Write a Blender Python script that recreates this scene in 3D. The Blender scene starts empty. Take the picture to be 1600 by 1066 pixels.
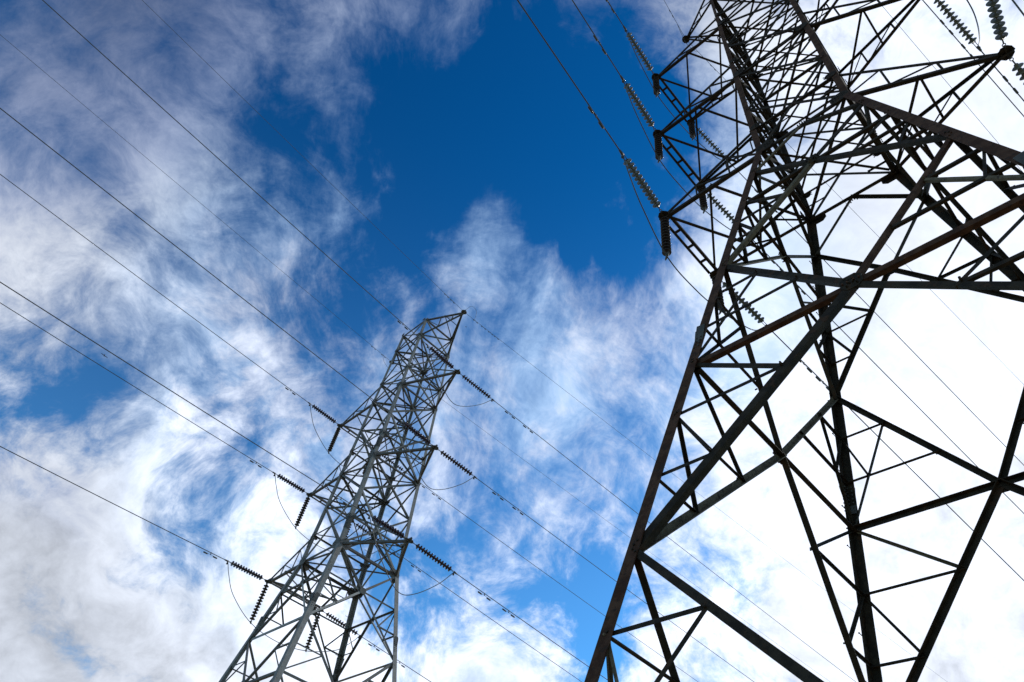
import bpy, bmesh, math, random
from mathutils import Vector, Matrix

R = math.radians
random.seed(7)
scene = bpy.context.scene
COL = scene.collection

# ------------------------------------------------------------------ camera
cam_d = bpy.data.cameras.new("camera")
cam_d.sensor_fit = 'HORIZONTAL'; cam_d.sensor_width = 36.0
cam_d.lens = 36.0 * 1070.3 / 1600.0
cam_d.clip_start = 0.05; cam_d.clip_end = 6000
cam = bpy.data.objects.new("camera", cam_d); COL.objects.link(cam)
EYE = 1.6
pt, rl = 0.8388, 0.1957
fwd = Vector((0, math.cos(pt), math.sin(pt))); rg = Vector((1, 0, 0)); up = rg.cross(fwd)
rg2 = math.cos(rl) * rg + math.sin(rl) * up; up2 = -math.sin(rl) * rg + math.cos(rl) * up
M = Matrix((rg2, up2, -fwd)).transposed().to_4x4(); M.translation = Vector((0, 0, EYE))
cam.matrix_world = M
scene.camera = cam

# ------------------------------------------------------------------ exposure
scene.view_settings.view_transform = 'Standard'
scene.view_settings.look = 'None'
scene.view_settings.exposure = 0.0
scene.view_settings.gamma = 1.0
scene.render.engine = 'CYCLES'

# ------------------------------------------------------------------ sun
SUN_EL, SUN_AZ = R(38), R(62)          # azimuth measured from +Y towards +X
sdir = Vector((math.sin(SUN_AZ) * math.cos(SUN_EL), math.cos(SUN_AZ) * math.cos(SUN_EL), math.sin(SUN_EL)))
sun_d = bpy.data.lights.new("sun", 'SUN'); sun_d.energy = 2.6; sun_d.angle = R(6); sun_d.color = (1.0, 0.94, 0.86)
sun = bpy.data.objects.new("sun", sun_d); COL.objects.link(sun)
sun.rotation_euler = (-sdir).to_track_quat('-Z', 'Y').to_euler()

# ------------------------------------------------------------------ sky with clouds (all in world directions)
world = bpy.data.worlds.new("World"); scene.world = world; world.use_nodes = True
nt = world.node_tree; nt.nodes.clear()
class NG:
    def __init__(s, tree): s.t = tree
    def n(s, kind, **k):
        nd = s.t.nodes.new(kind)
        for a, v in k.items(): setattr(nd, a, v)
        return nd
    def l(s, a, b): s.t.links.new(a, b)
    def math(s, op, a, b=None, c=None, clamp=False):
        nd = s.n('ShaderNodeMath', operation=op, use_clamp=clamp)
        for i, v in enumerate((a, b, c)):
            if v is None: continue
            if isinstance(v, (int, float)): nd.inputs[i].default_value = v
            else: s.l(v, nd.inputs[i])
        return nd.outputs[0]
    def vmath(s, op, a, b=None):
        nd = s.n('ShaderNodeVectorMath', operation=op)
        for i, v in enumerate((a, b)):
            if v is None: continue
            if isinstance(v, (tuple, Vector)): nd.inputs[i].default_value = v
            else: s.l(v, nd.inputs[i])
        return nd.outputs['Value'] if op == 'DOT_PRODUCT' else nd.outputs['Vector']
    def smooth(s, x, a, b, lo=0.0, hi=1.0):
        nd = s.n('ShaderNodeMapRange', interpolation_type='SMOOTHSTEP')
        s.l(x, nd.inputs[0])
        for i, v in zip((1, 2, 3, 4), (a, b, lo, hi)): nd.inputs[i].default_value = v
        return nd.outputs[0]
g = NG(nt)
tc = g.n('ShaderNodeTexCoord'); D = tc.outputs['Generated']
sep = g.n('ShaderNodeSeparateXYZ'); g.l(D, sep.inputs[0])
zz = g.math('MAXIMUM', g.math('ADD', sep.outputs['Z'], 0.12), 0.06)
comb = g.n('ShaderNodeCombineXYZ')
g.l(g.math('DIVIDE', sep.outputs['X'], zz), comb.inputs[0]); g.l(g.math('DIVIDE', sep.outputs['Y'], zz), comb.inputs[1])
PL = comb.outputs[0]                     # point on the cloud layer overhead

# cloud masses: x, y, z of the direction, cosine of the angular radius, amount of cover
CLOUDS = [[-0.6419, 0.2834, 0.7125, 0.9908, -0.051], [-0.5635, 0.2843, 0.7757, 0.9888, -0.002], [-0.4681, 0.2819, 0.8375, 0.9868, 0.103], [-0.3557, 0.275, 0.8932, 0.985, 0.072], [-0.2285, 0.2627, 0.9375, 0.9837, 0.401], [-0.0918, 0.2448, 0.9652, 0.9832, 0.007], [0.0467, 0.2221, 0.9739, 0.9837, -0.021], [0.1791, 0.1961, 0.9641, 0.985, -0.083], [0.2993, 0.1687, 0.9391, 0.9868, -0.07], [0.4038, 0.1417, 0.9038, 0.9888, 0.19], [0.4921, 0.1162, 0.8627, 0.9908, -0.213], [-0.6095, 0.3695, 0.7014, 0.9888, -0.083], [-0.5215, 0.3756, 0.7661, 0.9864, 0.181], [-0.4146, 0.3769, 0.8283, 0.984, -0.007], [-0.2895, 0.3718, 0.882, 0.9819, -0.012], [-0.1502, 0.3587, 0.9213, 0.9807, -0.4], [-0.0044, 0.3375, 0.9413, 0.9806, -0.125], [0.1386, 0.3094, 0.9408, 0.9818, 0.239], [0.2705, 0.277, 0.922, 0.9838, 0.278], [0.386, 0.243, 0.8899, 0.9862, 0.208], [0.4834, 0.2098, 0.8499, 0.9886, 0.348], [0.5636, 0.1786, 0.8065, 0.9908, 0.357], [-0.6412, 0.4496, 0.6219, 0.989, -0.036], [-0.5602, 0.4645, 0.6859, 0.9864, 0.231], [-0.4597, 0.4753, 0.7502, 0.9835, -0.247], [-0.3389, 0.4792, 0.8096, 0.9808, 0.063], [-0.2001, 0.4737, 0.8576, 0.9788, -0.232], [-0.0503, 0.4569, 0.8881, 0.9781, -0.227], [0.1008, 0.4293, 0.8975, 0.9788, -0.562], [0.2428, 0.3935, 0.8867, 0.9808, -0.103], [0.3685, 0.3531, 0.8599, 0.9835, -0.012], [0.4748, 0.3119, 0.823, 0.9864, 0.574], [0.5617, 0.2723, 0.7812, 0.989, 0.038], [-0.5953, 0.5432, 0.5921, 0.9872, 0.207], [-0.5037, 0.5638, 0.6545, 0.9842, -0.048], [-0.3912, 0.5786, 0.7157, 0.981, 0.356], [-0.258, 0.5838, 0.7698, 0.9783, -0.353], [-0.109, 0.5759, 0.8103, 0.9766, 0.145], [0.0468, 0.5534, 0.8316, 0.9766, 0.032], [0.1978, 0.518, 0.8322, 0.9781, 0.029], [0.3345, 0.4736, 0.8147, 0.9808, 0.45], [0.4514, 0.4253, 0.7844, 0.984, 0.359], [0.5475, 0.3771, 0.747, 0.987, 0.113], [0.6246, 0.3317, 0.707, 0.9897, 0.402], [-0.6144, 0.6116, 0.4985, 0.9883, 0.11], [-0.5304, 0.6404, 0.5555, 0.9854, 0.142], [-0.426, 0.6648, 0.6136, 0.9821, -0.044], [-0.3002, 0.6805, 0.6684, 0.979, 0.015], [-0.1556, 0.6828, 0.7138, 0.9766, -0.185], [0.0, 0.6683, 0.7439, 0.9758, 0.114], [0.1556, 0.6369, 0.7551, 0.9766, -0.11], [0.3002, 0.592, 0.7479, 0.979, 0.251], [0.426, 0.5392, 0.7265, 0.9821, 0.211], [0.5304, 0.484, 0.696, 0.9854, 0.312], [0.6144, 0.4304, 0.6613, 0.9883, 0.351], [-0.5535, 0.7001, 0.4511, 0.9872, -0.219], [-0.4588, 0.7325, 0.5029, 0.9842, 0.167], [-0.3433, 0.7581, 0.5544, 0.981, -0.038], [-0.2079, 0.7718, 0.6009, 0.9783, 0.292], [-0.0576, 0.7687, 0.637, 0.9766, -0.006], [0.0982, 0.7465, 0.6582, 0.9766, 0.187], [0.248, 0.7065, 0.6628, 0.9781, 0.075], [0.3825, 0.6538, 0.6528, 0.9808, 0.4], [0.4966, 0.5948, 0.6321, 0.984, 0.227], [0.5895, 0.5349, 0.6053, 0.987, 0.295], [0.6635, 0.4777, 0.5758, 0.9897, 0.143], [-0.5617, 0.7477, 0.3541, 0.989, 0.274], [-0.4748, 0.785, 0.3979, 0.9864, 0.102], [-0.3685, 0.8173, 0.4429, 0.9835, 0.201], [-0.2428, 0.8396, 0.4858, 0.9808, -0.089], [-0.1008, 0.8466, 0.5226, 0.9788, -0.055], [0.0503, 0.8343, 0.5491, 0.9781, -0.159], [0.2001, 0.8022, 0.5625, 0.9788, -0.043], [0.3389, 0.7539, 0.5629, 0.9808, 0.172], [0.4597, 0.6952, 0.5526, 0.9835, 0.303], [0.5602, 0.6325, 0.535, 0.9864, 0.314], [0.6412, 0.5704, 0.5134, 0.989, 0.336], [-0.4895, 0.82, 0.2967, 0.9888, 0.087], [-0.3934, 0.8566, 0.334, 0.9864, -0.034], [-0.2791, 0.8856, 0.3713, 0.984, 0.281], [-0.1483, 0.9019, 0.4058, 0.9819, 0.045], [-0.0058, 0.9008, 0.4343, 0.9807, 0.094], [0.1401, 0.8799, 0.454, 0.9806, -0.035], [0.2802, 0.8407, 0.4635, 0.9818, -0.013], [0.4065, 0.7874, 0.4635, 0.9838, -0.092], [0.5147, 0.7261, 0.4559, 0.9862, 0.343], [0.604, 0.6624, 0.4433, 0.9886, 0.089], [0.6759, 0.6001, 0.4278, 0.9908, 0.376], [-0.4921, 0.8454, 0.2075, 0.9908, 0.544], [-0.4038, 0.8835, 0.2373, 0.9888, 0.272], [-0.2993, 0.9158, 0.268, 0.9868, 0.038], [-0.1791, 0.9377, 0.2978, 0.985, 0.105], [-0.0467, 0.9446, 0.3247, 0.9837, 0.213], [0.0918, 0.9336, 0.3464, 0.9832, 0.196], [0.2285, 0.9041, 0.3612, 0.9837, 0.138], [0.3557, 0.8588, 0.3687, 0.985, 0.36], [0.4681, 0.8026, 0.3696, 0.9868, 0.265], [0.5635, 0.7409, 0.3654, 0.9888, 0.523], [0.6419, 0.6782, 0.3578, 0.9908, 0.239]]
# how bright the cloud is lit: same layout
BRIGHT = [[-0.6257, 0.2953, 0.722, 0.9395, -0.297], [-0.4535, 0.2943, 0.8413, 0.918, -0.265], [-0.2207, 0.2759, 0.9355, 0.9021, -0.225], [0.0439, 0.2369, 0.9705, 0.9021, -0.125], [0.2883, 0.1849, 0.9395, 0.918, -0.011], [0.4782, 0.1326, 0.8682, 0.9395, 0.204], [-0.6174, 0.5139, 0.5956, 0.9272, 0.01], [-0.4348, 0.5468, 0.7155, 0.897, -0.061], [-0.1791, 0.5504, 0.8155, 0.8735, 0.271], [0.1138, 0.5072, 0.8543, 0.8735, -0.264], [0.3747, 0.4274, 0.8227, 0.897, 0.383], [0.5647, 0.3397, 0.7521, 0.9272, -0.254], [-0.5647, 0.7116, 0.418, 0.9272, 0.007], [-0.3747, 0.7724, 0.5128, 0.897, -0.114], [-0.1138, 0.7953, 0.5954, 0.8735, 0.147], [0.1791, 0.7521, 0.6342, 0.8735, -0.08], [0.4348, 0.6531, 0.62, 0.897, 0.183], [0.6174, 0.5373, 0.5745, 0.9272, 0.126], [-0.4782, 0.8491, 0.2245, 0.9395, -0.267], [-0.2883, 0.9144, 0.2841, 0.918, 0.18], [-0.0439, 0.9397, 0.3391, 0.9021, 0.071], [0.2207, 0.9007, 0.3742, 0.9021, 0.012], [0.4535, 0.8051, 0.3824, 0.918, 0.256], [0.6257, 0.6864, 0.3707, 0.9395, -0.188]]
def field(lst, base):
    f = None
    for x, y, z, cr, a in lst:
        d = g.vmath('DOT_PRODUCT', D, (x, y, z))
        m = g.smooth(d, cr, 1.0, 0.0, a)
        f = g.math('ADD', m, base) if f is None else g.math('ADD', f, m)
    return f
def noise(vec, scale, detail, rough, dist=0.0, sc=None, off=(0, 0, 0), rot=0.0):
    mp = g.n('ShaderNodeMapping'); g.l(vec, mp.inputs[0])
    mp.inputs['Location'].default_value = off
    mp.inputs['Rotation'].default_value = (0, 0, rot)
    if sc: mp.inputs['Scale'].default_value = sc
    nd = g.n('ShaderNodeTexNoise', noise_dimensions='3D')
    g.l(mp.outputs[0], nd.inputs['Vector'])
    nd.inputs['Scale'].default_value = scale; nd.inputs['Detail'].default_value = detail
    nd.inputs['Roughness'].default_value = rough; nd.inputs['Distortion'].default_value = dist
    return nd.outputs['Fac']
def curl(vec, scale, amt, det=2.0, off=(0, 0, 0)):
    """push a direction about with a noise, so that the cloud edges curl"""
    mp = g.n('ShaderNodeMapping'); g.l(vec, mp.inputs[0]); mp.inputs['Location'].default_value = off
    nd = g.n('ShaderNodeTexNoise', noise_dimensions='3D'); g.l(mp.outputs[0], nd.inputs['Vector'])
    nd.inputs['Scale'].default_value = scale; nd.inputs['Detail'].default_value = det
    c = g.vmath('SUBTRACT', nd.outputs['Color'], (0.5, 0.5, 0.5))
    sc_ = g.n('ShaderNodeVectorMath', operation='SCALE'); g.l(c, sc_.inputs[0]); sc_.inputs['Scale'].default_value = amt
    return g.vmath('ADD', vec, sc_.outputs[0])
cov = field(CLOUDS, 0.35)
W1 = curl(D, 4.0, 0.15, 2.0, (5.2, 1.1, 3.3))
W2 = curl(W1, 15.0, 0.030, 3.0, (1.2, 7.1, 0.3))
n_puff = noise(W2, 6.0, 12, 0.66, 0.0, off=(1.7, 4.2, 0.9))
W2s = g.vmath('ADD', W2, tuple(sdir * 0.030))
n_lit = noise(W2s, 6.0, 7, 0.60, 0.0, off=(1.7, 4.2, 0.9))
n_fine = noise(W2, 24.0, 8, 0.66, 0.0, off=(6.7, 2.2, 1.9))
PW = curl(PL, 1.6, 0.28, 3.0, (2.2, 0.4, 5.0))
n_wisp = noise(PW, 3.6, 11, 0.64, 0.0, sc=(2.3, 0.62, 1.0), off=(0.4, 8.3, 0.0), rot=R(-6))
# streaked high cloud in the middle of the sky, billowed cloud elsewhere
streak = g.smooth(g.vmath('DOT_PRODUCT', D, (-0.1, 0.595, 0.797)), 0.90, 0.985)
low = g.smooth(sep.outputs['Z'], 0.62, 0.42, 0.0, 0.7)      # crisper heaps lower down
pf = g.math('MULTIPLY', g.math('SUBTRACT', n_puff, 0.5), g.math('ADD', g.math('MULTIPLY_ADD', streak, -0.6, 2.2), low))
wf = g.math('MULTIPLY', g.math('SUBTRACT', n_wisp, 0.5), g.math('MULTIPLY_ADD', streak, 1.1, 0.25))
a1 = g.math('ADD', g.math('ADD', cov, pf), wf)
a1 = g.math('MULTIPLY_ADD', g.math('SUBTRACT', n_fine, 0.5), 0.42, a1)
edge = g.math('MULTIPLY_ADD', g.math('SUBTRACT', a1, 0.5), g.math('MULTIPLY_ADD', low, 0.75, 1.0), 0.5)
alpha = g.math('MULTIPLY', g.smooth(edge, 0.0, 1.02), g.math('MULTIPLY_ADD', streak, -0.22, 1.0))
dens = g.smooth(a1, 0.5, 1.6)            # thick cores

sky = g.n('ShaderNodeTexSky', sky_type='NISHITA')
sky.sun_disc = False; sky.sun_elevation = SUN_EL; sky.sun_rotation = SUN_AZ
sky.altitude = 200; sky.air_density = 1.0; sky.dust_density = 0.3; sky.ozone_density = 3.0
SKY_STR = 0.10
gam = g.n('ShaderNodeGamma'); g.l(sky.outputs[0], gam.inputs[0]); gam.inputs[1].default_value = 1.5
deep = g.n('ShaderNodeMix', data_type='RGBA'); g.l(g.smooth(sep.outputs['Z'], 0.45, 0.93), deep.inputs['Factor'])
deep.inputs['A'].default_value = (0.45, 0.86, 0.86, 1); deep.inputs['B'].default_value = (0.02, 0.50, 0.66, 1)
tint = g.n('ShaderNodeMix', data_type='RGBA', blend_type='MULTIPLY'); tint.inputs['Factor'].default_value = 1.0
g.l(gam.outputs[0], tint.inputs['A']); g.l(deep.outputs['Result'], tint.inputs['B'])

br = g.math('MAXIMUM', field(BRIGHT, 0.8), 0.06)
relief = g.math('MULTIPLY', g.math('SUBTRACT', n_puff, n_lit), g.smooth(sep.outputs['Z'], 0.85, 0.50, 0.5, 1.9))
br = g.math('MULTIPLY', br, g.math('ADD', relief, 1.0))
br = g.math('MULTIPLY', br, g.math('MULTIPLY_ADD', dens, -0.12, 1.09))
br = g.math('MULTIPLY', br, g.math('MULTIPLY_ADD', g.math('SUBTRACT', n_puff, 0.5), 0.45, 1.0))
ccol = g.n('ShaderNodeMix', data_type='RGBA'); g.l(g.math('MAXIMUM', g.smooth(br, 0.12, 0.80), g.smooth(sep.outputs['Z'], 0.55, 0.36)), ccol.inputs['Factor'])
ccol.inputs['A'].default_value = (0.74, 0.95, 1.58, 1); ccol.inputs['B'].default_value = (0.92, 0.99, 1.13, 1)
thin = g.n('ShaderNodeMix', data_type='RGBA', blend_type='MULTIPLY'); g.l(g.math('MULTIPLY', g.smooth(g.vmath('DOT_PRODUCT', D, (-0.03, 0.68, 0.73)), 0.84, 0.97), g.smooth(br, 0.85, 1.15, 1.0, 0.0)), thin.inputs['Factor'])
g.l(ccol.outputs['Result'], thin.inputs['A']); thin.inputs['B'].default_value = (0.70, 0.93, 1.16, 1)      # ice cloud: thinner and bluer
cl = g.n('ShaderNodeVectorMath', operation='SCALE'); g.l(thin.outputs['Result'], cl.inputs[0]); g.l(g.math('MULTIPLY', br, 10.0), cl.inputs['Scale'])
mix = g.n('ShaderNodeMix', data_type='RGBA'); g.l(alpha, mix.inputs['Factor'])
g.l(tint.outputs['Result'], mix.inputs['A']); g.l(cl.outputs[0], mix.inputs['B'])
bg = g.n('ShaderNodeBackground'); g.l(mix.outputs['Result'], bg.inputs[0]); bg.inputs[1].default_value = SKY_STR
wo = g.n('ShaderNodeOutputWorld'); g.l(bg.outputs[0], wo.inputs[0])
world.cycles.sampling_method = 'MANUAL'; world.cycles.sample_map_resolution = 512

# ------------------------------------------------------------------ materials
def mat(name, c1, c2, scale, rough, metal=0.0, lo=0.35, hi=0.65, bump=0.0, fine=None, spec=0.5):
    m = bpy.data.materials.new(name); m.use_nodes = True
    t = m.node_tree; q = NG(t); b = t.nodes['Principled BSDF']
    co = q.n('ShaderNodeTexCoord'); nz = q.n('ShaderNodeTexNoise'); q.l(co.outputs['Object'], nz.inputs['Vector'])
    nz.inputs['Scale'].default_value = scale; nz.inputs['Detail'].default_value = 7; nz.inputs['Roughness'].default_value = 0.65
    f = q.smooth(nz.outputs['Fac'], lo, hi)
    mx = q.n('ShaderNodeMix', data_type='RGBA'); q.l(f, mx.inputs['Factor'])
    mx.inputs['A'].default_value = (*c1, 1); mx.inputs['B'].default_value = (*c2, 1)
    col = mx.outputs['Result']
    if fine:
        n2 = q.n('ShaderNodeTexNoise'); q.l(co.outputs['Object'], n2.inputs['Vector']); n2.inputs['Scale'].default_value = fine[1]; n2.inputs['Detail'].default_value = 4
        m2 = q.n('ShaderNodeMix', data_type='RGBA'); q.l(q.smooth(n2.outputs['Fac'], fine[2], fine[2] + 0.12), m2.inputs['Factor'])
        q.l(col, m2.inputs['A']); m2.inputs['B'].default_value = (*fine[0], 1); col = m2.outputs['Result']
    q.l(col, b.inputs['Base Color'])
    b.inputs['Roughness'].default_value = rough; b.inputs['Metallic'].default_value = metal
    b.inputs['Specular IOR Level'].default_value = spec
    if bump:
        bp = q.n('ShaderNodeBump'); bp.inputs['Strength'].default_value = bump; bp.inputs['Distance'].default_value = 0.004
        q.l(nz.outputs['Fac'], bp.inputs['Height']); q.l(bp.outputs[0], b.inputs['Normal'])
    return m
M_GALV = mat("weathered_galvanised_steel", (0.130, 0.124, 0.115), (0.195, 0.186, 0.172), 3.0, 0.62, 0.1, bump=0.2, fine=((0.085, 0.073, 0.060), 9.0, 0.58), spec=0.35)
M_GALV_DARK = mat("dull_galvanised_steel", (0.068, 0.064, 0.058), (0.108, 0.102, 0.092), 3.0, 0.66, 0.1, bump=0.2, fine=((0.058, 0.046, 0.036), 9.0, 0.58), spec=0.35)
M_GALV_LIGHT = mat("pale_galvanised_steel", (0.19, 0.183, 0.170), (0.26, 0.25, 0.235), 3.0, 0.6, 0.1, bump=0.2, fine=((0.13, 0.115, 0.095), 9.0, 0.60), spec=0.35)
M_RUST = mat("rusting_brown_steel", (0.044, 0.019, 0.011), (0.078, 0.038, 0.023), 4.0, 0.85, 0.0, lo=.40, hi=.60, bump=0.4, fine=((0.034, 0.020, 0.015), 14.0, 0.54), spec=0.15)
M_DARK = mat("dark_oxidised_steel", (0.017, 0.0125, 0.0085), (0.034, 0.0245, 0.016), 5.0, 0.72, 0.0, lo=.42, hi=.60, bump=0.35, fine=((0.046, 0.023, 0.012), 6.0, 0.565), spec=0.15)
M_OCHRE = mat("ochre_steel", (0.080, 0.061, 0.038), (0.125, 0.098, 0.063), 4.0, 0.8, 0.0, lo=.40, hi=.60, bump=0.35, fine=((0.040, 0.028, 0.018), 10.0, 0.55), spec=0.2)  # brown braces; also carries the ground-lit undersides of BD braces as colour
M_PLATE = mat("plain_grey_plate", (0.050, 0.048, 0.044), (0.075, 0.070, 0.062), 6.0, 0.6, 0.1, spec=0.3)
M_PORC = mat("grey_glazed_porcelain", (0.105, 0.108, 0.088), (0.145, 0.146, 0.122), 8.0, 0.36, 0.0)
M_BROWN = mat("brown_glazed_porcelain", (0.035, 0.013, 0.012), (0.05, 0.02, 0.017), 8.0, 0.22, 0.0)
M_BLACKP = mat("dark_glazed_porcelain", (0.030, 0.024, 0.024), (0.045, 0.035, 0.033), 8.0, 0.22, 0.0)
M_WIRE = mat("weathered_aluminium_strand", (0.055, 0.055, 0.058), (0.08, 0.08, 0.08), 20.0, 0.55, 0.3)
M_BIRD = mat("dark_feathers", (0.03, 0.028, 0.026), (0.05, 0.045, 0.04), 20.0, 0.8)
M_GRASS = mat("bounce_meadow_ground", (0.20, 0.165, 0.095), (0.29, 0.245, 0.15), 0.8, 0.95, fine=((0.15, 0.14, 0.07), 6.0, 0.54))  # unseen ground, coloured pale and warm to bounce light onto the undersides
M_CONC = mat("footing_concrete", (0.28, 0.27, 0.25), (0.36, 0.35, 0.33), 4.0, 0.9)

# ------------------------------------------------------------------ helpers
def link(name, me, m=None, parent=None, loc=None):
    o = bpy.data.objects.new(name, me); COL.objects.link(o)
    if m and me is not None and not me.materials: me.materials.append(m)
    if parent is not None: o.parent = parent
    if loc is not None: o.location = loc
    return o
def tag(o, label, cat, group=None, kind=None):
    if label: o['label'] = label
    if cat: o['category'] = cat
    if group: o['group'] = group
    if kind: o['kind'] = kind
    return o
def mesh_of(bm, name, smooth=False):
    bmesh.ops.recalc_face_normals(bm, faces=bm.faces[:])
    me = bpy.data.meshes.new(name); bm.to_mesh(me); bm.free()
    if smooth:
        for p in me.polygons: p.use_smooth = True
    return me
_cnt = [0]
def jit():
    _cnt[0] += 1
    return ((_cnt[0] * 7) % 23) * 0.0011
def angle_bar(bm, p, q, n, a, t=None, off=0.0, flip=False):
    """a rolled steel angle from p to q: one leg lies in the plane with normal n, the other stands along n"""
    p = Vector(p); q = Vector(q); d = (q - p).normalized()
    n = Vector(n); n = (n - d * n.dot(d)).normalized(); v = d.cross(n)
    if flip: v = -v
    t = t or max(0.006, a * 0.11)
    prof = [(-a / 2, 0), (a / 2, 0), (a / 2, t), (-a / 2 + t, t), (-a / 2 + t, a), (-a / 2, a)]
    r1 = [bm.verts.new(p + v * x + n * (y + off)) for x, y in prof]
    r2 = [bm.verts.new(q + v * x + n * (y + off)) for x, y in prof]
    for i in range(6):
        j = (i + 1) % 6; bm.faces.new((r1[i], r1[j], r2[j], r2[i]))
    bm.faces.new(r1[::-1]); bm.faces.new(r2)
def plate(bm, c, n, u, w, h, t, cut=0.28):
    """clipped-corner plate centred at c, normal n, long axis u"""
    c = Vector(c); n = Vector(n).normalized(); u = Vector(u); u = (u - n * u.dot(n)).normalized(); v = n.cross(u)
    k = cut * min(w, h)
    pts = [(-w/2+k, -h/2), (w/2-k, -h/2), (w/2, -h/2+k), (w/2, h/2-k), (w/2-k, h/2), (-w/2+k, h/2), (-w/2, h/2-k), (-w/2, -h/2+k)]
    r1 = [bm.verts.new(c + u*x + v*y - n*t/2) for x, y in pts]; r2 = [bm.verts.new(c + u*x + v*y + n*t/2) for x, y in pts]
    for i in range(8):
        j = (i+1) % 8; bm.faces.new((r1[i], r1[j], r2[j], r2[i]))
    bm.faces.new(r1[::-1]); bm.faces.new(r2)
def bolt(bm, c, n, r=0.016, h=0.018):
    n = Vector(n).normalized(); a = n.orthogonal().normalized(); b = n.cross(a); c = Vector(c)
    r1 = [bm.verts.new(c + (a*math.cos(i*math.pi/3) + b*math.sin(i*math.pi/3))*r) for i in range(6)]
    r2 = [bm.verts.new(v.co + n*h) for v in r1]
    for i in range(6):
        j = (i+1) % 6; bm.faces.new((r1[i], r1[j], r2[j], r2[i]))
    bm.faces.new(r2); bm.faces.new(r1[::-1])
def tube(bm, pts, r, seg=6, cap=True):
    pts = [Vector(p) for p in pts]; rings = []
    ref = None
    for i, p in enumerate(pts):
        d = (pts[min(i+1, len(pts)-1)] - pts[max(i-1, 0)]).normalized()
        a = d.orthogonal().normalized() if ref is None else (ref - d*ref.dot(d)).normalized()
        ref = a; b = d.cross(a)
        rr = r[i] if isinstance(r, (list, tuple)) else r
        rings.append([bm.verts.new(p + (a*math.cos(2*math.pi*k/seg) + b*math.sin(2*math.pi*k/seg))*rr) for k in range(seg)])
    for s, e in zip(rings, rings[1:]):
        for k in range(seg):
            j = (k+1) % seg; bm.faces.new((s[k], s[j], e[j], e[k]))
    if cap: bm.faces.new(rings[0][::-1]); bm.faces.new(rings[-1])
def lathe(bm, prof, seg=20):
    rings = [[bm.verts.new((r*math.cos(2*math.pi*k/seg), r*math.sin(2*math.pi*k/seg), z)) for k in range(seg)] for r, z in prof]
    for s, e in zip(rings, rings[1:]):
        for k in range(seg):
            j = (k+1) % seg; bm.faces.new((s[k], s[j], e[j], e[k]))
    bm.faces.new(rings[0]); bm.faces.new(rings[-1][::-1])
def smooth_path(pts, n=10):
    pts = [Vector(p) for p in pts]; P = [2*pts[0]-pts[1]] + pts + [2*pts[-1]-pts[-2]]; out = []
    for i in range(1, len(P)-2):
        a, b, c, d = P[i-1:i+3]
        for k in range(n):
            t = k/n
            out.append(0.5*((2*b) + (c-a)*t + (2*a-5*b+4*c-d)*t*t + (3*b-a-3*c+d)*t**3))
    return out + [pts[-1]]

# ------------------------------------------------------------------ ground
bm = bmesh.new(); N = 48; S = 3000.0
vs = [[None]*(N+1) for _ in range(N+1)]
for i in range(N+1):
    for j in range(N+1):
        x = S*((i/N*2-1)**3); y = S*((j/N*2-1)**3)
        rr = math.hypot(x, y)
        vs[i][j] = bm.verts.new((x, y, 0.0 if rr < 60 else 0.012*(rr-60)*(0.5+0.5*math.sin(x*0.004+1)*math.cos(y*0.005))*0.4))
for i in range(N):
    for j in range(N): bm.faces.new((vs[i][j], vs[i+1][j], vs[i+1][j+1], vs[i][j+1]))
tag(link("ground", mesh_of(bm, "ground", True), M_GRASS), None, None, kind='structure')

# ------------------------------------------------------------------ pylons
U = 1.5                                     # metres per model unit
MODEL = {
 'far': dict(pos=(-3.4583, 19.4183, 10.1375), yaw=-0.916, wx=1.0, wy=1.0605, wtx=.7395, wty=.7193, bu=.9564, m0=1.96, ml=3.3542, mu=4.3569, m1=5.31,
   tl=6.7398, tu=7.6928, T1=9.6247, T2=10.6083, xr=(2.8651, 2.8555, 2.9477), xre=2.235, zre=10.648, xl=(2.9747, 2.8806, 2.998), yl=(1.0265, .9262, .84),
   xle=2.05, yle=-.18, zle=10.34, P0=None, H1=1.0326, P1=2.468, H2=4.0, P2=6.0, H3=8.2, sx=.1672, sy=.167, nr=2),
 'near': dict(pos=(4.7693, 4.8846, 11.5915), yaw=-0.9036, wx=.7815, wy=.8794, wtx=.8467, wty=.8216, bu=.8997, m0=1.80, ml=3.6126, mu=4.4407, m1=5.55,
   tl=7.2029, tu=7.9856, T1=9.6247, T2=10.5981, xr=(2.8149, 2.7914, 2.7635), xre=2.1849, zre=10.648, xl=(2.7776, 2.7984, 2.7768), yl=(.8668, .8745, .8223),
   xle=2.05, yle=-.18, zle=10.34, P0=.83, H1=1.85, P1=3.6261, H2=5.6501, P2=8.1642, H3=10.55, sx=.1923, sy=.1875, nr=3),
}
SGN = {'A': (1, -1), 'B': (-1, -1), 'C': (1, 1), 'D': (-1, 1)}
FACES = {'AB': (0, -1, 0), 'CD': (0, 1, 0), 'AC': (1, 0, 0), 'BD': (-1, 0, 0)}
ROOT = {}
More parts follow.
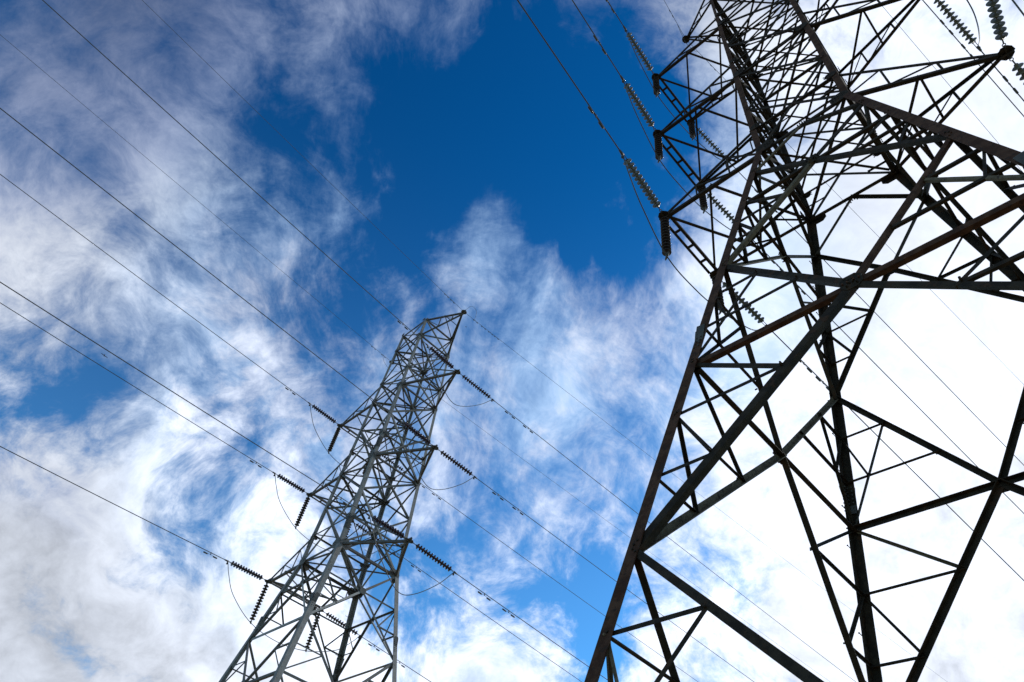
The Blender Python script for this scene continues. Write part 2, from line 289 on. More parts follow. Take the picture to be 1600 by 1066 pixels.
def build_pylon(key, label, mats, sizes):
    q = MODEL[key]
    leg_m, brace_m, light_m, arm_m = mats
    root = tag(link("transmission_pylon", None, loc=(q['pos'][0]*U, q['pos'][1]*U, 0)), label, "pylon", "lattice steel pylons carrying the two parallel lines")
    root.rotation_euler = (0, 0, q['yaw']); ROOT[key] = root
    Z0 = q['pos'][2]*U + EYE
    base_h = -(q['pos'][2]*U + EYE)/U
    def pt_(w, h):
        sx, sy = SGN[w]
        if h >= 0:
            k = h/q['T2']; wx = q['wx']+(q['wtx']-q['wx'])*k; wy = q['wy']+(q['wty']-q['wy'])*k
        else: wx = q['wx']-h*q['sx']; wy = q['wy']-h*q['sy']
        return Vector((sx*wx*U, sy*wy*U, h*U+Z0))
    def loc(x, y, h): return Vector((x*U, y*U, h*U+Z0))
    def lerp(a, b, t): return a+(b-a)*t
    sz = sizes
    counts = {}
    def member(name, p, e, n, a, m=None, gap=0.0, parent=None, flip=False, off=None):
        d = (e-p); L = d.length; d = d/L
        bm = bmesh.new(); o0 = p.copy()
        angle_bar(bm, p+d*gap-o0, e-d*gap-o0, n, a, off=(jit() if off is None else off), flip=flip)
        if key == 'near' and name in ('diagonal_brace', 'horizontal_brace', 'redundant_brace') and p.z < Z0+2:
            gp_ = gap; gap = max(gap, 0)
            nn = Vector(n); nn = (nn-d*nn.dot(d)).normalized(); k_ = 2 if a > .07 else 1
            for s0 in (gap+.05, L-gap-.05):
                for i in range(k_):
                    sft = d*(s0+(i*.075 if s0 < L/2 else -i*.075))
                    bolt(bm, sft+nn*(LI+.002), -nn, .017, sz['leg']*.11+.028)
        ob = link(name, mesh_of(bm, name), m or brace_m, parent or root, o0)
        counts[name] = counts.get(name, 0)+1
        return ob
    SH = .36*sz['leg']                       # how far the outer face of a leg stands outside its working line
    LI = sz['leg']*.11+.004-SH
    # ---- legs
    for w in 'ABCD':
        sx, sy = SGN[w]; bm = bmesh.new(); o0 = pt_(w, 0)
        segs = [(base_h, 0.0, sz['leg']), (0.0, q['ml'], sz['leg']*.86), (q['ml'], q['tl'], sz['leg']*.74), (q['tl'], q['T2'], sz['leg']*.6)]
        for h0, h1, a in segs:
            p, e = pt_(w, h0)-o0, pt_(w, h1)-o0; t = a*.11
            prof = [(x-.36*a, y-.36*a) for x, y in ((0, 0), (a, 0), (a, t), (t, t), (t, a), (0, a))]   # the working line runs inside the angle
            r1 = [bm.verts.new(p+Vector((-sx*x, -sy*y, 0))) for x, y in prof]; r2 = [bm.verts.new(e+Vector((-sx*x, -sy*y, 0))) for x, y in prof]
            for i in range(6):
                j = (i+1) % 6; bm.faces.new((r1[i], r1[j], r2[j], r2[i]))
            bm.faces.new(r1[::-1]); bm.faces.new(r2)
        lg = link("leg", mesh_of(bm, "leg"), brace_m if (key == "near" and w in "CD") else leg_m, root, o0)  # near legs C and D: backlit shade put in as the darker steel
        if w == 'D':                          # climbing bolts up one leg
            sb = bmesh.new(); tube(sb, [(0, 0, 0), (0, -.16, 0)], .009, 6); tube(sb, [(0, -.16, 0), (0, -.17, 0)], .018, 6); sm = mesh_of(sb, "step_bolt")
            h = base_h+1.6; k = 0
            while h < q['T2']-.3 and k < 62:
                p = pt_('D', h)-o0
                b_ = link("step_bolt", sm, leg_m, lg, p+Vector((-.055 if k % 2 else .05, -.10 if k % 2 else .07, 0)))
                b_.rotation_euler = (0, 0, (R(0) if k % 2 else R(90)) + (math.pi if not k % 2 else 0)); h += .27; k += 1
        # splice plates with their bolts
        for h in ((-5.22,) if key == 'near' else (-2.0, .7, 3.9)):
            if True:
                for ax in (0, 1):
                    bm = bmesh.new(); p = pt_(w, h); dirv = (pt_(w, h+.5)-pt_(w, h-.5)).normalized()
                    n = Vector((0, sy, 0)) if ax == 0 else Vector((sx, 0, 0)); a = sz['leg']*(.92 if h < 0 else .8)
                    side = Vector((-sx, 0, 0)) if ax == 0 else Vector((0, -sy, 0))
                    c = side*a*.14+n*(SH+.008)
                    plate(bm, c, n, dirv, .62, a*.92, .012, .04)
                    for i in range(7):
                        for j2 in (-.25, .25): bolt(bm, c+dirv*(-.26+i*.087)+side*a*j2+n*.006, n)
                        for j2 in (-.25, .25): bolt(bm, c+dirv*(-.26+i*.087)+side*a*j2-n*(.02+sz['leg']*.11), -n)
                    link("splice_plate", mesh_of(bm, "splice_plate"), M_PLATE, root, p)
    # ---- body faces
    def fn(f): return -Vector(FACES[f])
    lv = [0, q['m0'], q['ml'], q['m1'], q['tl'], q['tu'], q['T1'], q['T2']]
    def xpanel(f, h0, h1, a, hm=None, m=None, light=0):
        p, r = f
        n = fn(f)
        d1 = member("diagonal_brace", pt_(p, h0), pt_(r, h1), n, a, m, -.03, off=LI+jit())
        d2 = member("diagonal_brace", pt_(r, h0), pt_(p, h1), n, a, light_m if light else m, -.03, off=LI+a*.12+jit(), flip=True)
        if hm is not None: member("horizontal_brace", pt_(p, hm), pt_(r, hm), n, a*.8, m, .05, off=LI+a*.25+jit())
    for f in FACES:
        for i, (h0, h1) in enumerate(zip(lv, lv[1:])):
            hm = {0: q['bu'], 2: q['mu']}.get(i)
            xpanel(f, h0, h1, sz['x']*(1 if i < 4 else .82), hm, light=(i % 2 == 0))
        for h in (0, q['ml'], q['tl'], q['tu'], q['T1'], q['T2']):
            member("horizontal_brace", pt_(f[0], h), pt_(f[1], h), fn(f), sz['x']*(1.25 if h == 0 else .95), None, .05, off=LI+sz['x']*.3+jit())
    for h in (0, q['ml'], q['tl'], q['T1']):
        for p, r in (('A', 'D'), ('B', 'C')):
            member("plan_brace", pt_(p, h), pt_(r, h), (0, 0, 1), sz['x']*.85, None, .15, off=.03+jit()+(.05 if p == 'A' else 0))
    for h in (q['bu'], q['mu']) + ((q['m0'], q['m1']) if key == 'near' else ()):
        for p, r in (('A', 'D'), ('B', 'C')):
            member("plan_brace", pt_(p, h), pt_(r, h), (0, 0, 1), sz['x']*.62, None, .15, off=.03+jit()+(.04 if p == 'A' else 0))
    if key == 'near':
        for f in FACES:
            for h0, h1 in ((0, q['m0']), (q['m0'], q['ml']), (q['ml'], q['m1']), (q['m1'], q['tl'])):
                c = lerp(pt_(f[0], (h0+h1)/2), pt_(f[1], (h0+h1)/2), .5)
                for w in f:
                    qd = lerp(pt_(w, h0), c, .5); member("strut", qd, pt_(w, lerp(h0, h1, .25)), fn(f), sz['x']*.55, None, .02, off=LI+.012+jit())
            for h in (q['m0'], q['m1']):
                member("horizontal_brace", pt_(f[0], h), pt_(f[1], h), fn(f), sz['x']*.7, None, .05, off=LI+.03+jit())
    # ---- below the waist
    redund = []
    def rb(p, e, n, a=None):
        redund.append((p, e, n, a or sz['r']))
    for f in FACES:
        l, r = f; n = fn(f)
        P0 = -(q['P0'] or 0.0); P1 = -q['P1']; H1 = -q['H1']; H2 = -q['H2']; P2 = -q['P2']; H3 = -q['H3']
        mid = lambda h: lerp(pt_(l, h), pt_(r, h), .5)
        big = sz['k']
        if q['P0']:
            c0 = mid(0)
            for w in (l, r): member("diagonal_brace", c0, pt_(w, P0), n, big*.75, M_OCHRE if f == 'AB' and w == 'B' else None, -.03, off=LI+jit())
        X1 = mid(H1)
        for w in (l, r):
            member("diagonal_brace", pt_(w, P0), X1, n, big*.85, None, -.03, off=LI+jit())
            member("diagonal_brace", pt_(w, P1), X1, n, big*.85, M_OCHRE if key == 'near' and (f, w) in (('AB', 'B'), ('BD', 'B')) else (light_m if w == l else None), -.03, off=LI+jit(), flip=(w == l))
            member("horizontal_brace", pt_(w, H1), X1, n, big*.7, None, -.03, off=LI+.02+jit(), flip=(w == l))
            # redundants between horizontal and lower leg node
            ns = [lerp(X1, pt_(w, P1), k/q['nr']) for k in range(1, q['nr'])]
            lp = [pt_(w, x.z/U-Z0/U) for x in ns]
            prev = pt_(w, H1)
            for x, y in zip(ns, lp):
                rb(prev, x, n); rb(x, y, n); prev = y
        if key == 'far' and f in ('AB', 'CD'):
            member("horizontal_brace", pt_(l, P1), pt_(r, P1), n, big*.9, light_m, -.03, off=LI+.03+jit())
        for (Pa, Hb, Pc, vis) in ((P1, H2, P2, True), (P2, H3, base_h, False)):
            X2 = mid(Hb)
            for w in (l, r):
                rust = None if key == 'far' else M_RUST if (f == 'AB') else None
                member("horizontal_brace", pt_(w, Hb), X2, n, big*.95, rust if vis else None, -.03, off=LI+.02+jit(), flip=(w == l))
                member("diagonal_brace", pt_(w, Pa), X2, n, big*(.8 if (f, w) == ('AB', 'A') else 1), (M_RUST if (f, w) == ('AB', 'A') else M_OCHRE if (f, w) == ('BD', 'D') and vis else None) if key == 'near' else None, -.03, off=LI+jit(), flip=(w == l))  # near BD brace: ground-lit underside put in as ochre
                member("diagonal_brace", X2, pt_(w, Pc), n, big*(.7 if (f, w) == ('AB', 'A') else 1.1), (M_OCHRE if f == 'BD' and key == 'near' and vis and w == 'B' else None), -.03, off=LI+.004+jit(), flip=(w == r))  # ochre here paints the light bounced up onto the BD brace
                ns = [lerp(pt_(w, Pa), X2, k/q['nr']) for k in range(1, q['nr'])]
                lp = [pt_(w, x.z/U-Z0/U) for x in ns]
                for x, y in zip(ns, lp): rb(x, y, n)
                rb(ns[0], pt_(w, Hb), n)
                if len(ns) > 1:
                    # strut from the first leg node to the crossing of the long redundant with the second level
                    d = pt_(w, Hb)-ns[0]; tt = (lp[1].z-ns[0].z)/d.z; rb(lp[0], ns[0]+d*tt, n, sz['r']*.85)
                es = [lerp(X2, pt_(w, Pc), k/q['nr']) for k in range(1, q['nr'])]
                lq = [pt_(w, x.z/U-Z0/U) for x in es]; prev = pt_(w, Hb)
                for x, y in zip(es, lq):
                    rb(prev, x, n); rb(x, y, n); prev = y
            # gusset at the crossing
            bm = bmesh.new(); plate(bm, Vector((0, 0, 0)), n, (lerp(pt_(l, Hb), pt_(r, Hb), 1)-pt_(l, Hb)), .34, .30, .010)
            for i in range(3):
                for j2 in range(2): bolt(bm, n.cross(Vector((0, 0, 1)))*(-.1+.1*i)+Vector((0, 0, -.06+.12*j2))+n*.005, n)
            link("gusset_plate", mesh_of(bm, "gusset_plate"), brace_m, root, X2+n*(LI-.012))
        bm = bmesh.new(); plate(bm, Vector((0, 0, 0)), n, pt_(r, 0)-pt_(l, 0), .30, .26, .010); link("gusset_plate", mesh_of(bm, "gusset_plate"), brace_m, root, X1+n*(LI-.012))
        # gussets at the leg joints
        for h, w_, h_ in ((0, sz['g'], sz['g']*.8), (q['bu'], .3, .24), (q['ml'], .38, .34), (q['mu'], .26, .22), (q['tl'], .34, .3), (q['tu'], .24, .2), (q['T1'], .28, .24), (q['T2'], .24, .2)):
            for w in (l, r):
                c = lerp(pt_(w, h), pt_(r if w == l else l, h), 0.0); inward = (pt_(r if w == l else l, h)-c).normalized()
                bm = bmesh.new(); plate(bm, Vector((0, 0, 0)), n, inward, w_, h_, .010, .30)
                for i in range(3):
                    for j2 in (-1, 1): bolt(bm, inward*(i*.07+.02)+Vector((0, 0, j2*.05))-n*.005, -n); 
                link("gusset_plate", mesh_of(bm, "gusset_plate"), brace_m, root, c+inward*w_*.38-n*(SH+.011))
    # redundants: the hundred nearest the eye are parts of their own
    eye = root.matrix_basis.inverted() @ Vector((0, 0, EYE))
    redund.sort(key=lambda s: -((s[1]-s[0]).length/((s[0]+s[1])/2-eye).length))
    for i, (p, e, n, a) in enumerate(redund[:100]):
        member("redundant_brace", p, e, n, a, (M_OCHRE if key == 'near' and i % 9 == 4 else None), -.04, off=LI+.008+jit())
    bm = bmesh.new()
    for p, e, n, a in redund[100:]: angle_bar(bm, p, e, n, a, off=LI+.008+jit())
    if len(redund) > 100:
        o = link("redundant_brace", mesh_of(bm, "redundant_bracing"), brace_m, root); o['kind'] = 'stuff'; o.name = "redundant_bracing"
    # ---- crossarms
    def arm_part(name, m, c):
        bm = bmesh.new(); plate(bm, Vector((0, 0, 0)), (0, 1, 0), (1, 0, 0), .34, .26, .02)
        plate(bm, Vector((0, 0, -.02)), (0, 0, 1), (1, 0, 0), .30, .34, .018)
        tube(bm, [(0, -.16, -.05), (0, .16, -.05)], .022, 8)
        for s in (-1, 1):
            for i in range(3): bolt(bm, (-.1+.1*i, s*.012, .05), (0, s, 0), .02, .03); bolt(bm, (-.1+.1*i, s*.012, -.06), (0, s, 0), .02, .03)
        return link(name, mesh_of(bm, name), m, root, c)
    def sub(par, name, p, e, n, a, m=None, gap=0.0, flip=False):
        ob = member(name, p, e, n, a, m or arm_m, gap, parent=root, flip=flip); ob.parent = par; ob.location = ob.location-par.location
        return ob
    def side_lacing(par, lo0, up0, tip, n, fr, a):
        prev = lo0
        for k in fr:
            u_, l_ = lerp(up0, tip, k), lerp(lo0, tip, k)
            sub(par, "strut", u_, l_, n, a); sub(par, "lacing_bar", u_, prev, n, a*.85); prev = l_
    ch = sz['ch']
    for i, (lo, upk) in enumerate((('bl', 'bu'), ('ml', 'mu'), ('tl', 'tu'))):
        h0 = 0 if lo == 'bl' else q[lo]; h1 = q[upk]
        # pointed arm
        tip = loc(q['xr'][i], 0, h0); par = arm_part("crossarm", arm_m, tip)
        for w, sy in (('A', -1), ('C', 1)):
            tp = tip+Vector((0, sy*.03, 0))
            sub(par, "chord", pt_(w, h0), tp, (0, -sy, 0), ch, gap=.02, flip=(sy > 0)); sub(par, "chord", pt_(w, h1), tp+Vector((-.06, 0, .06)), (0, -sy, 0), ch*.75, gap=.02, flip=(sy < 0))
            side_lacing(par, pt_(w, h0), pt_(w, h1), tip, (0, -sy, 0), (.28, .62), ch*.5)
        a_, c_ = lerp(pt_('A', h0), tip, .47), lerp(pt_('C', h0), tip, .47)
        sub(par, "strut", a_, c_, (0, 0, 1), ch*.55); sub(par, "lacing_bar", a_, pt_('C', h0), (0, 0, 1), ch*.55)
        # square-ended arm
        t1, t2 = loc(-q['xl'][i], -q['yl'][i], h0), loc(-q['xl'][i], q['yl'][i], h0)
        par = arm_part("crossarm", arm_m, t1)
        par2 = bmesh.new(); plate(par2, Vector((0, 0, 0)), (0, 1, 0), (1, 0, 0), .34, .26, .02); plate(par2, Vector((0, 0, -.02)), (0, 0, 1), (1, 0, 0), .30, .34, .018)
        ep = link("end_plate", mesh_of(par2, "end_plate"), arm_m, par, t2-t1)
        for w, t in (('B', t1), ('D', t2)):
            sy = -1 if w == 'B' else 1
            sub(par, "chord", pt_(w, h0), t, (0, -sy, 0), ch, gap=.02, flip=(sy < 0)); sub(par, "chord", pt_(w, h1), t+Vector((.06, 0, .06)), (0, -sy, 0), ch*.75, gap=.02, flip=(sy > 0))
            side_lacing(par, pt_(w, h0), pt_(w, h1), t, (0, -sy, 0), (.30, .64), ch*.5)
        bmid, dmid = lerp(pt_('B', h0), t1, .50), lerp(pt_('D', h0), t2, .50)
        for p, e in ((pt_('B', h0), dmid), (pt_('D', h0), bmid), (bmid, t2), (dmid, t1)):
            sub(par, "lacing_bar", p, e, (0, 0, 1), ch*.62)
        for dx in (-.11, .11):
            sub(par, "end_beam", t1+Vector((dx, .12, 0)), t2+Vector((dx, -.12, 0)), (0, 0, 1), ch*.8, flip=dx > 0)
        for k in (.25, .5, .75):
            c = lerp(t1, t2, k); bm = bmesh.new(); plate(bm, Vector((0, 0, 0)), (0, 0, 1), (1, 0, 0), .24, .09, .012, .05)
            link("batten", mesh_of(bm, "batten"), arm_m, par, c-t1+Vector((0, 0, -.012)))
    # earth wire arms
    tip = loc(q['xre'], 0, q['zre']); par = arm_part("earth_wire_arm", arm_m, tip)
    for w, sy in (('A', -1), ('C', 1)):
        sub(par, "chord", pt_(w, q['T2']), tip, (0, -sy, 0), ch*.85); sub(par, "chord", pt_(w, q['T1']), tip+Vector((0, 0, -.08)), (0, -sy, 0), ch*.8)
        side_lacing(par, pt_(w, q['T2']), pt_(w, q['T1']), tip, (0, -sy, 0), (.4, .72), ch*.45)
    a_, c_ = lerp(pt_('A', q['T2']), tip, .5), lerp(pt_('C', q['T2']), tip, .5)
    sub(par, "strut", a_, c_, (0, 0, 1), ch*.5); sub(par, "lacing_bar", a_, pt_('C', q['T2']), (0, 0, 1), ch*.5)
    tip = loc(-q['xle'], q['yle'], q['zle']); par = arm_part("earth_wire_arm", arm_m, tip)
    for w, sy in (('B', -1), ('D', 1)):
        sub(par, "chord", pt_(w, q['T2']), tip+Vector((0, 0, .05)), (0, -sy, 0), ch*.8); sub(par, "chord", pt_(w, q['T1']), tip, (0, -sy, 0), ch*.85)
        side_lacing(par, pt_(w, q['T1']), pt_(w, q['T2']), tip, (0, -sy, 0), (.4, .72), ch*.45)
    # footings
    for w in 'ABCD':
        bm = bmesh.new(); lathe(bm, [(.45, -.05), (.45, .22), (.38, .26)], 20); b = pt_(w, base_h); link("footing", mesh_of(bm, "footing"), M_CONC, root, Vector((b.x, b.y, 0)))
    return counts
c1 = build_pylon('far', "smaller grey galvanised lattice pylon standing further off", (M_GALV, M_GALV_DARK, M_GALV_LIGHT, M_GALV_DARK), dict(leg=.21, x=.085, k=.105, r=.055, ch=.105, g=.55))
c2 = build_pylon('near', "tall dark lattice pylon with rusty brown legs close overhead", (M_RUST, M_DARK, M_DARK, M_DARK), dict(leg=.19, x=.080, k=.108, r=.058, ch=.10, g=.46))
bpy.context.view_layer.update()

# ------------------------------------------------------------------ lines
WORDS = {'far': 'far grey pylon', 'near': 'near rusty pylon'}
TIERS = ('lowest', 'middle', 'topmost')
# heading away from the pylon's own axis, slopes of the phase and earth wires, curvature
LINE = {('far', 'b'): (.11833, .08398, .07454, .00066), ('far', 'f'): (.10000, .11721, .06872, .00056),
        ('near', 'b'): (.11416, .06796, .03273, .00055), ('near', 'f'): (.14198, .19872, .06594, .00090)}
ADJ = {('far','b','r2'):(.0019,-.0063),('far','b','r1'):(.0007,-.0029),('far','b','r0'):(-.0016,.0097),('far','b','l2'):(.0025,-.012),('far','b','l1'):(-.0008,.0052),('far','b','l0'):(-.0012,.0099),
 ('far','b','re'):(-.0004,.0012),('far','b','le'):(-.001,.0038),('far','f','r2'):(.0023,-.0085),('far','f','r1'):(.0019,-.0084),('far','f','r0'):(-.001,.0051),('far','f','le'):(-.0022,.0102),
 ('far','f','re'):(.0017,-.0059),('far','f','l2'):(.0005,-.0025),('far','f','l1'):(-.0018,.0104),('far','f','l0'):(-.0015,.0113),('near','b','l0'):(.0058,-.0061),('near','b','l1'):(.0031,-.0025),
 ('near','b','l2'):(-.0114,.0075),('near','b','le'):(-.0008,.0003),('near','b','r0'):(.0032,.0031),('near','f','l2'):(-.0016,.0012),('near','f','l1'):(-.0022,.0021),('near','f','l0'):(-.0052,.007),
 ('near','f','le'):(-.0059,.0042),('near','f','r0'):(-.0032,-.001),('near','f','r1'):(.0089,.0019),('near','f','r2'):(.0129,.0021),('near','f','re'):(-.0037,-.0002)}
def anchor(key, d, w):
    q = MODEL[key]
    if w == 're': return Vector((q['xre'], 0, q['zre']))
    if w == 'le': return Vector((-q['xle'], q['yle'], q['zle']))
    i = int(w[1]); h = (0, q['ml'], q['tl'])[i]
    return Vector((q['xr'][i], 0, h)) if w[0] == 'r' else Vector((-q['xl'][i], q['yl'][i]*(-1 if d == 'b' else 1), h))
def on_line(key, d, w, t):
    """world point t model units along the wire from its arm tip"""
    de, gp, ge, k = LINE[(key, d)]; dd, dg = ADJ.get((key, d, w), (0, 0)); e = w in ('re', 'le')
    a = de+dd; s = (ge if e else gp)+dg; k *= .8 if e else 1; sg = -1 if d == 'b' else 1
    p = anchor(key, d, w)+Vector((math.sin(a)*t, sg*math.cos(a)*t, -s*t+k*t*t))
    q = MODEL[key]; c, sn = math.cos(q['yaw']), math.sin(q['yaw'])
    return Vector(((q['pos'][0]+c*p.x-sn*p.y)*U, (q['pos'][1]+sn*p.x+c*p.y)*U, (q['pos'][2]+p.z)*U+EYE))

# insulator pieces
def disc_mesh(m):
    bm = bmesh.new()
    lathe(bm, [(.030, 0.0), (.046, -.012), (.050, -.045), (.062, -.056), (.104, -.072), (.124, -.088), (.1265, -.096), (.120, -.101), (.108, -.092), (.098, -.106), (.088, -.094), (.076, -.108), (.064, -.096), (.050, -.106), (.028, -.110), (.014, -.122), (.014, -.146)], 22)
    me = mesh_of(bm, "disc", True); me.materials.append(m); return me
DISC = {'near': disc_mesh(M_PORC), 'far': disc_mesh(M_BROWN), 'hang': disc_mesh(M_BLACKP)}
bm = bmesh.new()
tube(bm, [(0, 0, 0), (0, 0, -.05)], .028, 8)
tube(bm, [(.035*math.cos(i*math.pi/5), 0, -.075+.035*math.sin(i*math.pi/5)) for i in range(11)], .011, 6)
tube(bm, [(0, 0, -.10), (0, 0, -.22)], .016, 8)
LINK = mesh_of(bm, "shackle", True); LINK.materials.append(M_WIRE)
bm = bmesh.new()
for s in (-1, 1): tube(bm, [(s*.03, 0, 0), (s*.03, 0, -.20)], .010, 6)
tube(bm, [(-.06, 0, -.01), (.06, 0, -.01)], .016, 6); tube(bm, [(0, 0, -.18), (0, 0, -.36)], [.045, .03], 8)
tube(bm, [(0, .03, -.20), (0, -.11, -.20)], .03, 8); tube(bm, [(0, -.11, -.20), (0, -.14, -.20)], .045, 8)
CLAMP = mesh_of(bm, "dead_end_clamp", True); CLAMP.materials.append(M_WIRE)
bm = bmesh.new()
tube(bm, [(0, 0, 0), (0, 0, -.10)], .02, 8); tube(bm, [(0, -.13, -.12), (0, -.06, -.13), (0, .06, -.13), (0, .13, -.12)], [.02, .032, .032, .02], 8)
tube(bm, [(-.03, 0, -.09), (.03, 0, -.09)], .05, 6)
HCLAMP = mesh_of(bm, "hanger_clamp", True); HCLAMP.materials.append(M_WIRE)
def string(p, direc, n, disc, label, group, hang=False):
    e = tag(link("insulator_string", None, loc=p), label, "insulator", group)
    e.rotation_mode = 'QUATERNION'; e.rotation_quaternion = (-Vector(direc)).to_track_quat('Z', 'Y')
    top = .10 if hang else .22
    o = link("shackle", LINK, None, e)
    if hang: o.scale = (1, 1, .5)
    for k in range(n): link("disc", disc, None, e, (0, 0, -top-k*.146))
    link("hanger_clamp" if hang else "dead_end_clamp", HCLAMP if hang else CLAMP, None, e, (0, 0, -top-n*.146))
    L = top+n*.146
    return Vector(p)+Vector(direc).normalized()*(L+(.13 if hang else .2)), L
bm = bmesh.new(); tube(bm, [(0, -.20, -.10), (0, -.1, -.085), (0, 0, -.075), (0, .1, -.085), (0, .20, -.10)], .007, 5); tube(bm, [(0, 0, .02), (0, 0, -.09)], [.026, .018], 8)
DCL = mesh_of(bm, "damper_clamp", True); DCL.materials.append(M_WIRE)
bm = bmesh.new(); tube(bm, [(0, -.11, 0), (0, -.085, 0), (0, .09, 0), (0, .11, 0)], [.022, .034, .034, .026], 8); DWT = mesh_of(bm, "damper_weight", True); DWT.materials.append(M_WIRE)
def damper(key, d, w, t, label, size=1.0):
    p = on_line(key, d, w, t); v = (on_line(key, d, w, t+.1)-p).normalized()
    e = tag(link("vibration_damper", None, loc=p), label, "damper", "vibration dampers clipped under the wires")
    x = v.cross(Vector((0, 0, 1))).normalized(); z = x.cross(v); e.matrix_world = Matrix((x, v, z)).transposed().to_4x4() @ Matrix.Scale(size, 4); e.location = p
    link("damper_clamp", DCL, None, e); 
    for s in (-1, 1): link("damper_weight", DWT, None, e, (0, s*.25, -.11))
def wire(key, d, w, t0, t1, r, name, label, group):
    n = 90; ts = [t0+(t1-t0)*(i/n)**1.8 for i in range(n+1)]; o0 = on_line(key, d, w, t0)
    bm = bmesh.new(); tube(bm, [on_line(key, d, w, t)-o0 for t in ts], r, 6)
    tag(link(name, mesh_of(bm, name, True), M_WIRE, None, o0), label, "power line", group)
def cable(pts, r, label, name="jumper_cable", group="slack jumper cables looping under the crossarms", cat="cable"):
    P = smooth_path(pts, 12); o0 = P[0].copy(); bm = bmesh.new(); tube(bm, [p-o0 for p in P], r, 6)
    tag(link(name, mesh_of(bm, name, True), M_WIRE, None, o0), label, cat, group)

SIDE = {'r': 'right', 'l': 'left'}
DIRW = {'b': 'running up and left', 'f': 'running down and right'}
ENDS = {}
DOWN = Vector((0, 0, -1))
for key in ('far', 'near'):
    nm = WORDS[key]; colr = 'brown' if key == 'far' else 'grey'
    for w in ('r0', 'r1', 'r2', 'l0', 'l1', 'l2'):
        i = int(w[1]); arm = f"{TIERS[i]} {SIDE[w[0]]} arm of {nm}"
        for d in 'bf':
            p = on_line(key, d, w, 0.09); v = on_line(key, d, w, 1.5)-p
            n = 13 if (key == 'far' and d == 'f') else 12
            end, L = string(p, v, n, DISC[key], f"{colr} insulator string {DIRW[d]} from {arm}", f"strain insulator strings of the {nm}")
            ENDS[(key, w, d)] = end
            wire(key, d, w, .09+(L+.3)/U, 66 if d == 'b' else 110, .0175, "conductor", f"conductor {DIRW[d]} from {arm}", f"conductors of the {nm}")
    for w in ('re', 'le'):
        sd = 'right' if w == 're' else 'left'
        for d in 'bf':
            wire(key, d, w, .05, 66 if d == 'b' else 110, .009, "earth_wire", f"thin earth wire {DIRW[d]} from {sd} peak of {nm}", f"earth wires of the {nm}")
    # jumpers
    lens = {'far': (12, 12, 12), 'near': (12, 11, 10)}[key]
    for i in range(3):
        w = f"l{i}"; arm = f"{TIERS[i]} left arm of {nm}"
        js = []
        for d in 'bf':
            p = on_line(key, d, w, 0.0)+DOWN*.06
            n = lens[i] - (2 if (key == 'near' and d == 'f') else 0)
            e, L = string(p, DOWN, n, DISC['hang'], f"dark string hanging plumb from {'outer' if d == 'b' else 'inner'} corner of {arm}", f"hanging insulator strings of the {nm}", hang=True)
            js.append(e)
        a, b = ENDS[(key, w, 'b')], ENDS[(key, w, 'f')]
        m1 = a.lerp(js[0], .42)+Vector((0, 0, -.42)); m2 = js[0].lerp(js[1], .5)+Vector((0, 0, -.22)); m3 = b.lerp(js[1], .42)+Vector((0, 0, -.42))
        cable([a, a.lerp(m1, .35)+Vector((0, 0, -.10)), m1, js[0], m2, js[1], m3, b.lerp(m3, .35)+Vector((0, 0, -.10)), b], .0165, f"jumper cable held by hanging insulators below {arm}")
        w = f"r{i}"; arm = f"{TIERS[i]} right arm of {nm}"
        a, b = ENDS[(key, w, 'b')], ENDS[(key, w, 'f')]; m = a.lerp(b, .5)+Vector((0, 0, -2.15))
        cable([a, a.lerp(m, .28)+Vector((0, 0, -.28)), a.lerp(m, .68)+Vector((0, 0, -.32)), m, b.lerp(m, .68)+Vector((0, 0, -.32)), b.lerp(m, .28)+Vector((0, 0, -.28)), b], .0165, f"jumper cable looping freely below {arm}")
    for w in ('re', 'le'):
        a, b, t = on_line(key, 'b', w, .55), on_line(key, 'f', w, .55), on_line(key, 'f', w, 0)
        sd = 'right' if w == 're' else 'left'
        s = 1 if (key == 'far' and w == 're') else -1
        q = MODEL[key]; out = Vector((math.cos(q['yaw']), math.sin(q['yaw']), 0))*(1 if w == 're' else -1)
        if s > 0: cable([t+Vector((0, 0, .02)), t.lerp(b, .3)+out*.2+Vector((0, 0, .62)), t.lerp(b, .8)+out*.2+Vector((0, 0, .55)), b], .009, f"thin bonding loop above {sd} peak of {nm}", "bonding_cable", "earth wire bonding loops")
        else: cable([a, a.lerp(t, .35)+Vector((0, 0, -.42)), t+Vector((0, 0, -.62)), b.lerp(t, .35)+Vector((0, 0, -.42)), b], .009, f"thin bonding loop below {sd} peak of {nm}", "bonding_cable", "earth wire bonding loops")
ORD = ('first', 'second', 'third', 'fourth')
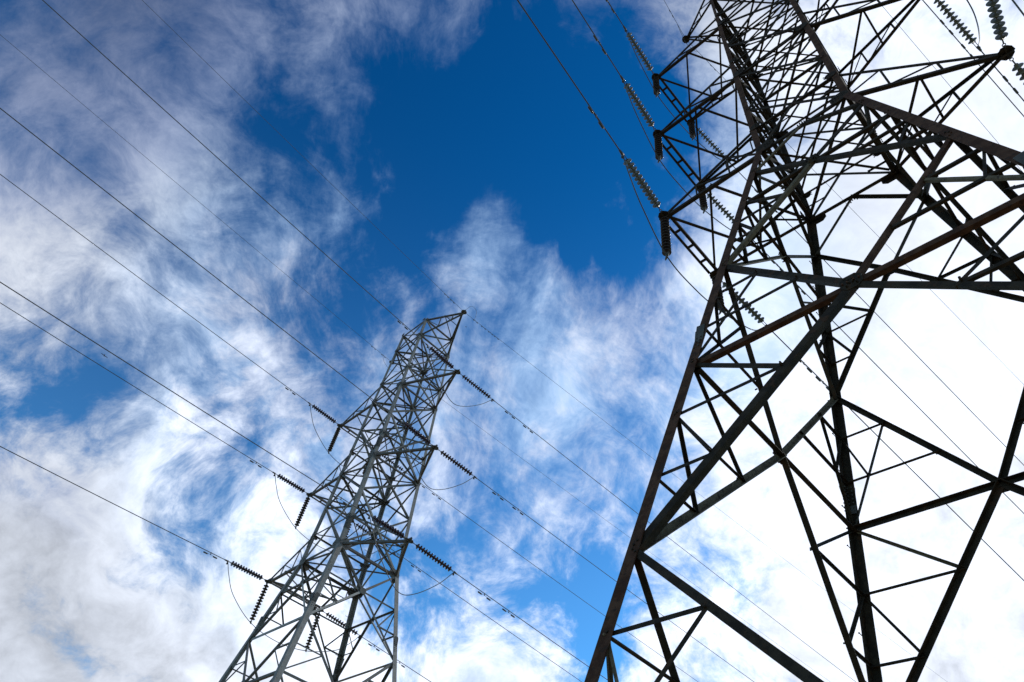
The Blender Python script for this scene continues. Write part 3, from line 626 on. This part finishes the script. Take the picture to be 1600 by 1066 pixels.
for (key, d, w), ts in {('far','b','r2'):(2.74,), ('far','b','r1'):(2.48,), ('far','b','r0'):(2.53,), ('far','b','l2'):(2.47,), ('far','b','l1'):(2.31,), ('far','b','l0'):(2.13,),
      ('far','f','r2'):(2.48, 3.36), ('far','f','r1'):(2.65, 3.52), ('far','f','r0'):(2.78, 3.72), ('far','f','l2'):(2.45, 3.31), ('far','f','l1'):(2.2, 3.08), ('far','f','l0'):(2.25, 3.34),
      ('near','b','l0'):(2.42,), ('near','b','l1'):(2.48,), ('near','b','l2'):(2.3,), ('near','f','r2'):(2.48, 3.26), ('near','f','r1'):(2.5, 3.2), ('near','f','l0'):(2.66, 3.26), ('near','f','l1'):(2.7, 3.5), ('near','f','l2'):(2.5, 3.3)}.items():
    for k, t in enumerate(ts):
        damper(key, d, w, t, f"{ORD[k]+' ' if len(ts) > 1 else ''}damper on wire {DIRW[d]} from {TIERS[int(w[1])]} {'right' if w[0]=='r' else 'left'} arm of {WORDS[key]}")
for (key, d, w), ts in {('far','f','re'):(.60, 1.02, 1.40, 1.70), ('far','b','re'):(.7, 1.05), ('far','b','le'):(.5, 1.08), ('near','b','le'):(.9,), ('near','f','le'):(1.2,)}.items():
    for k, t in enumerate(ts):
        damper(key, d, w, t, f"{ORD[k]+' ' if len(ts) > 1 else ''}damper on earth wire {DIRW[d]} from {'right' if w[0]=='r' else 'left'} peak of {key} pylon", .55)

# ------------------------------------------------------------------ birds
def bird(p, yaw, roll, span, label):
    bm = bmesh.new()
    body = [(-.20, .012), (-.13, .035), (-.02, .052), (.08, .045), (.14, .030), (.18, .030), (.215, .008)]
    tube(bm, [(x, 0, 0) for x, r in body], [r for x, r in body], 10)
    for s in (-1, 1):
        pts = [(.07, .03*s, .01), (.10, .22*s, .05), (.04, .46*s, .02), (-.02, .50*s, .01), (-.02, .24*s, .045), (-.06, .03*s, .01)]
        t = [bm.verts.new((x, y, z+.008)) for x, y, z in pts]; b = [bm.verts.new((x, y, z-.008)) for x, y, z in pts]
        bm.faces.new(t); bm.faces.new(b[::-1])
        for i in range(6):
            j = (i+1) % 6; bm.faces.new((t[i], t[j], b[j], b[i]))
    t = [bm.verts.new(v) for v in ((-.16, .02, .006), (-.33, .07, .006), (-.30, 0, .006), (-.33, -.07, .006), (-.16, -.02, .006))]; b = [bm.verts.new(v.co-Vector((0, 0, .012))) for v in t]
    bm.faces.new(t); bm.faces.new(b[::-1])
    for i in range(5):
        j = (i+1) % 5; bm.faces.new((t[i], t[j], b[j], b[i]))
    o = tag(link("bird", mesh_of(bm, "bird"), M_BIRD, None, p), label, "bird"); o.rotation_euler = (roll, 0, yaw); o.scale = (span,)*3
bird(Vector((-.498, .6616, .5606))*62+Vector((0, 0, EYE)), R(118), R(10), .62, "small dark bird gliding between the wires in the left sky")
bird(Vector((-.0698, .6614, .7468))*70+Vector((0, 0, EYE)), R(20), R(35), .40, "tiny dark bird flying beside the peak of the far pylon")
print("counts", c1, c2)
